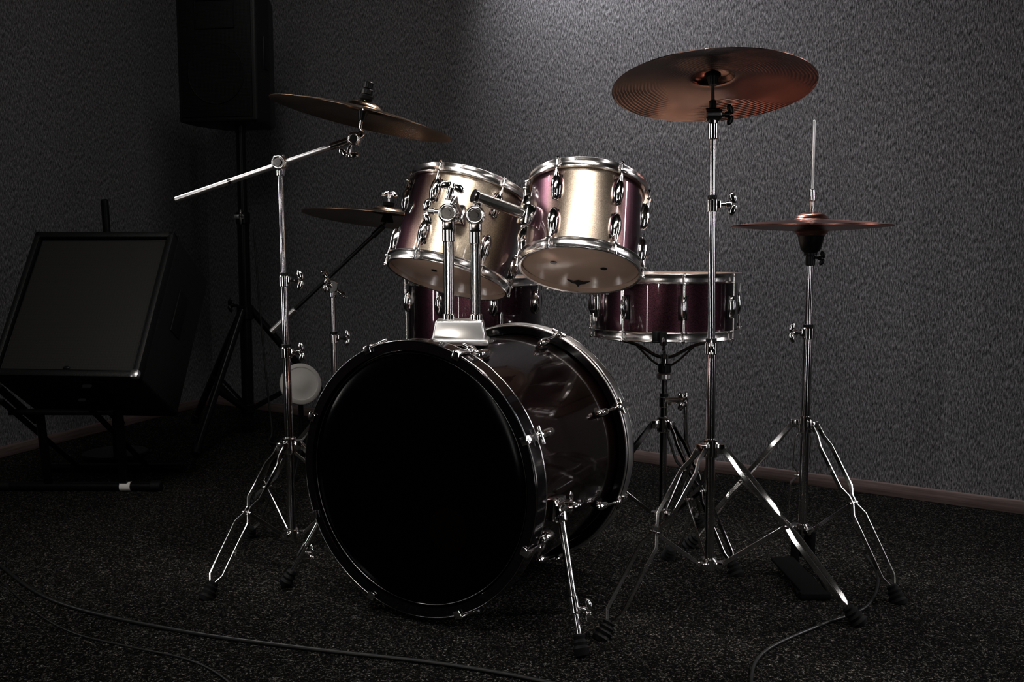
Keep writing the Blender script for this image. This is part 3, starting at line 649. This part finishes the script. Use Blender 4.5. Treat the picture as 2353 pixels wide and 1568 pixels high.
# practice pad on small stand
pp=root('practice_pad','round white practice pad on a low black stand','practice pad',(-.752,3.45,0))
pc=V((0,0,.322)); pn=V((.42,-.86,.28)).normalized()
b=B(); b.rev([(.066,-.012),(.074,-.006),(.074,.004),(.068,.009),(.060,.0105),(.057,.008),(.03,.008),(.028,.0095),(0,.010)],pc,pn,PADW,48); mk(b,'pad',pp,'off-white round pad with raised rim')
b=B(); b.cyl((0,.015,.06),pc-pn*.01,.009,BLKMET)
mk(b,'post',pp)
for a in (-90,30,150):
    x,y=pol(a,1); b=B(); b.tube([(0,.015,.10),(x*.08,y*.08+.015,.07),(x*.16,y*.16+.015,.008)],.007,BLKMET); mk(b,'leg',pp)

# ---------------------------------------------------------------- cables
def cable(pts,r,label):
    b=B(); b.tube([V((x,y,r*1.02)) for x,y in pts],r,CABLE,10,8); mk(b,'cable',None,label,cat='cable',group='cables on the carpet')
cable([(-1.75,2.95),(-1.5,2.66),(-1.30,2.42),(-1.04,2.167),(-.716,2.005),(-.419,1.91),(-.149,1.84),(.052,1.762),(.22,1.66),(.34,1.5)],.0042,'long black instrument cable curving across the carpet')
cable([(-1.25,2.32),(-1.06,2.11),(-.92,1.99),(-.775,1.92),(-.64,1.86),(-.538,1.77),(-.42,1.60)],.0022,'thin black cable on the carpet')
cable([(.93,2.50),(.90,2.336),(.80,2.14),(.660,2.03),(.512,1.90),(.449,1.766),(.43,1.60)],.0036,'black cable running under the cymbal stand')
b=B(); b.tube([V((-1.075,4.10,.9)),V((-1.05,4.06,.6)),V((-1.02,4.02,.3)),V((-.99,3.98,.06)),V((-.97,3.93,.006)),V((-.7,3.9,.006)),V((-.4,4.0,.006))],.004,CABLE,8,6); mk(b,'cable',None,'black speaker cable hanging by the tripod',cat='cable',group='cables on the carpet')

# ---------------------------------------------------------------- lights
def look(o,t):
    o.rotation_euler=(V(t)-o.location).to_track_quat('-Z','Y').to_euler()
def area(n,loc,t,sx,sy,e,col,spread=180):
    l=bpy.data.lights.new(n,'AREA'); l.shape='RECTANGLE'; l.size=sx; l.size_y=sy; l.energy=e; l.color=col; l.spread=rad(spread)
    o=bpy.data.objects.new(n,l); SC.collection.objects.link(o); o.location=loc; look(o,t); return o
def spot(n,loc,t,e,ang,blend,col,r=.1):
    l=bpy.data.lights.new(n,'SPOT'); l.energy=e; l.spot_size=rad(ang); l.spot_blend=blend; l.color=col; l.shadow_soft_size=r
    o=bpy.data.objects.new(n,l); SC.collection.objects.link(o); o.location=loc; look(o,t); return o
spot('key_light',(.02,.40,2.60),(.02,2.35,.90),75,26,.8,(1,.95,.88),.16)
spot('key_light_left',(-.95,.75,2.45),(-.14,2.45,.88),44,14,.8,(1,.95,.88),.14)  # second spot, added to widen the bright band on the left tom
area('wall_light',(-.30,3.62,2.58),(.62,3.45,1.62),.22,.22,12.5,(.975,.96,1),100)
area('left_wall_fill',(-.75,2.9,2.68),(-1.2,4.5,1.1),.3,.3,1.9,(1,.96,.93),115)  # added fill that lifts the dim left part of the walls
spot('front_spot',(-.6,-.2,.70),(.03,2.3,.86),46,17,.9,(1,.93,.84),.05)  # unseen spot, added low in front to brighten the lower tom skins
area('room_fill',(-1.2,.7,2.7),(-1.3,2.4,.3),1.3,1.0,8.0,(1,.96,.92),100)  # added ambient fill for walls and carpet
area('strip_left',(-1.95,2.2,1.2),(.5,2.3,.9),.05,1.5,1.8,(1,.97,.95),80)  # out-of-view strip, added for bright lines on the chrome
area('strip_right',(2.2,1.70,1.2),(.3,1.98,.6),.05,1.9,1.4,(1,.95,.97),60)  # added strip for the straight stand's leg faces to reflect
area('strip_back_right',(1.9,2.36,1.05),(.8,2.15,.3),.06,1.2,1.2,(1,.95,.97),50)  # added strip for the hi-hat leg to reflect
area('strip_back_left',(-1.65,2.95,2.15),(.33,2.05,.2),.6,.10,3.0,(1,.97,.95),50)  # added high strip, reflected by the straight stand's front-left leg
area('strip_front_left',(-1.3,.3,1.0),(-.1,2.3,.75),.05,1.8,1.4,(1,.97,.94),80)  # added in front, out of view, to brighten the stand legs
area('strip_front_right',(1.2,.1,1.0),(.3,2.3,.7),.05,1.8,.9,(1,.97,.96),70)  # matching added strip on the other side
area('strip_top',(.1,.9,2.7),(.0,2.2,.8),2.4,.10,4.5,(1,.95,.92),60)  # overhead strip, added to put bright segments on the tom hoops
area('hair_light',(.45,3.15,2.6),(.1,2.35,.7),1.1,.12,6,(1,.92,.85),55)
w=bpy.data.worlds.new('world'); SC.world=w; w.use_nodes=True; w.node_tree.nodes['Background'].inputs[0].default_value=(.01,.01,.012,1); w.node_tree.nodes['Background'].inputs[1].default_value=.5

# ---------------------------------------------------------------- camera
cd=bpy.data.cameras.new('camera'); cam=bpy.data.objects.new('camera',cd); SC.collection.objects.link(cam)
cd.sensor_width=36; cd.lens=36*2250/2353; cd.clip_start=.02
cam.location=(0,0,.82); cam.rotation_euler=(rad(90-5.7),0,0)
SC.camera=cam
SC.view_settings.view_transform='Standard'
SC.view_settings.exposure=.12
SC.view_settings.gamma=.86
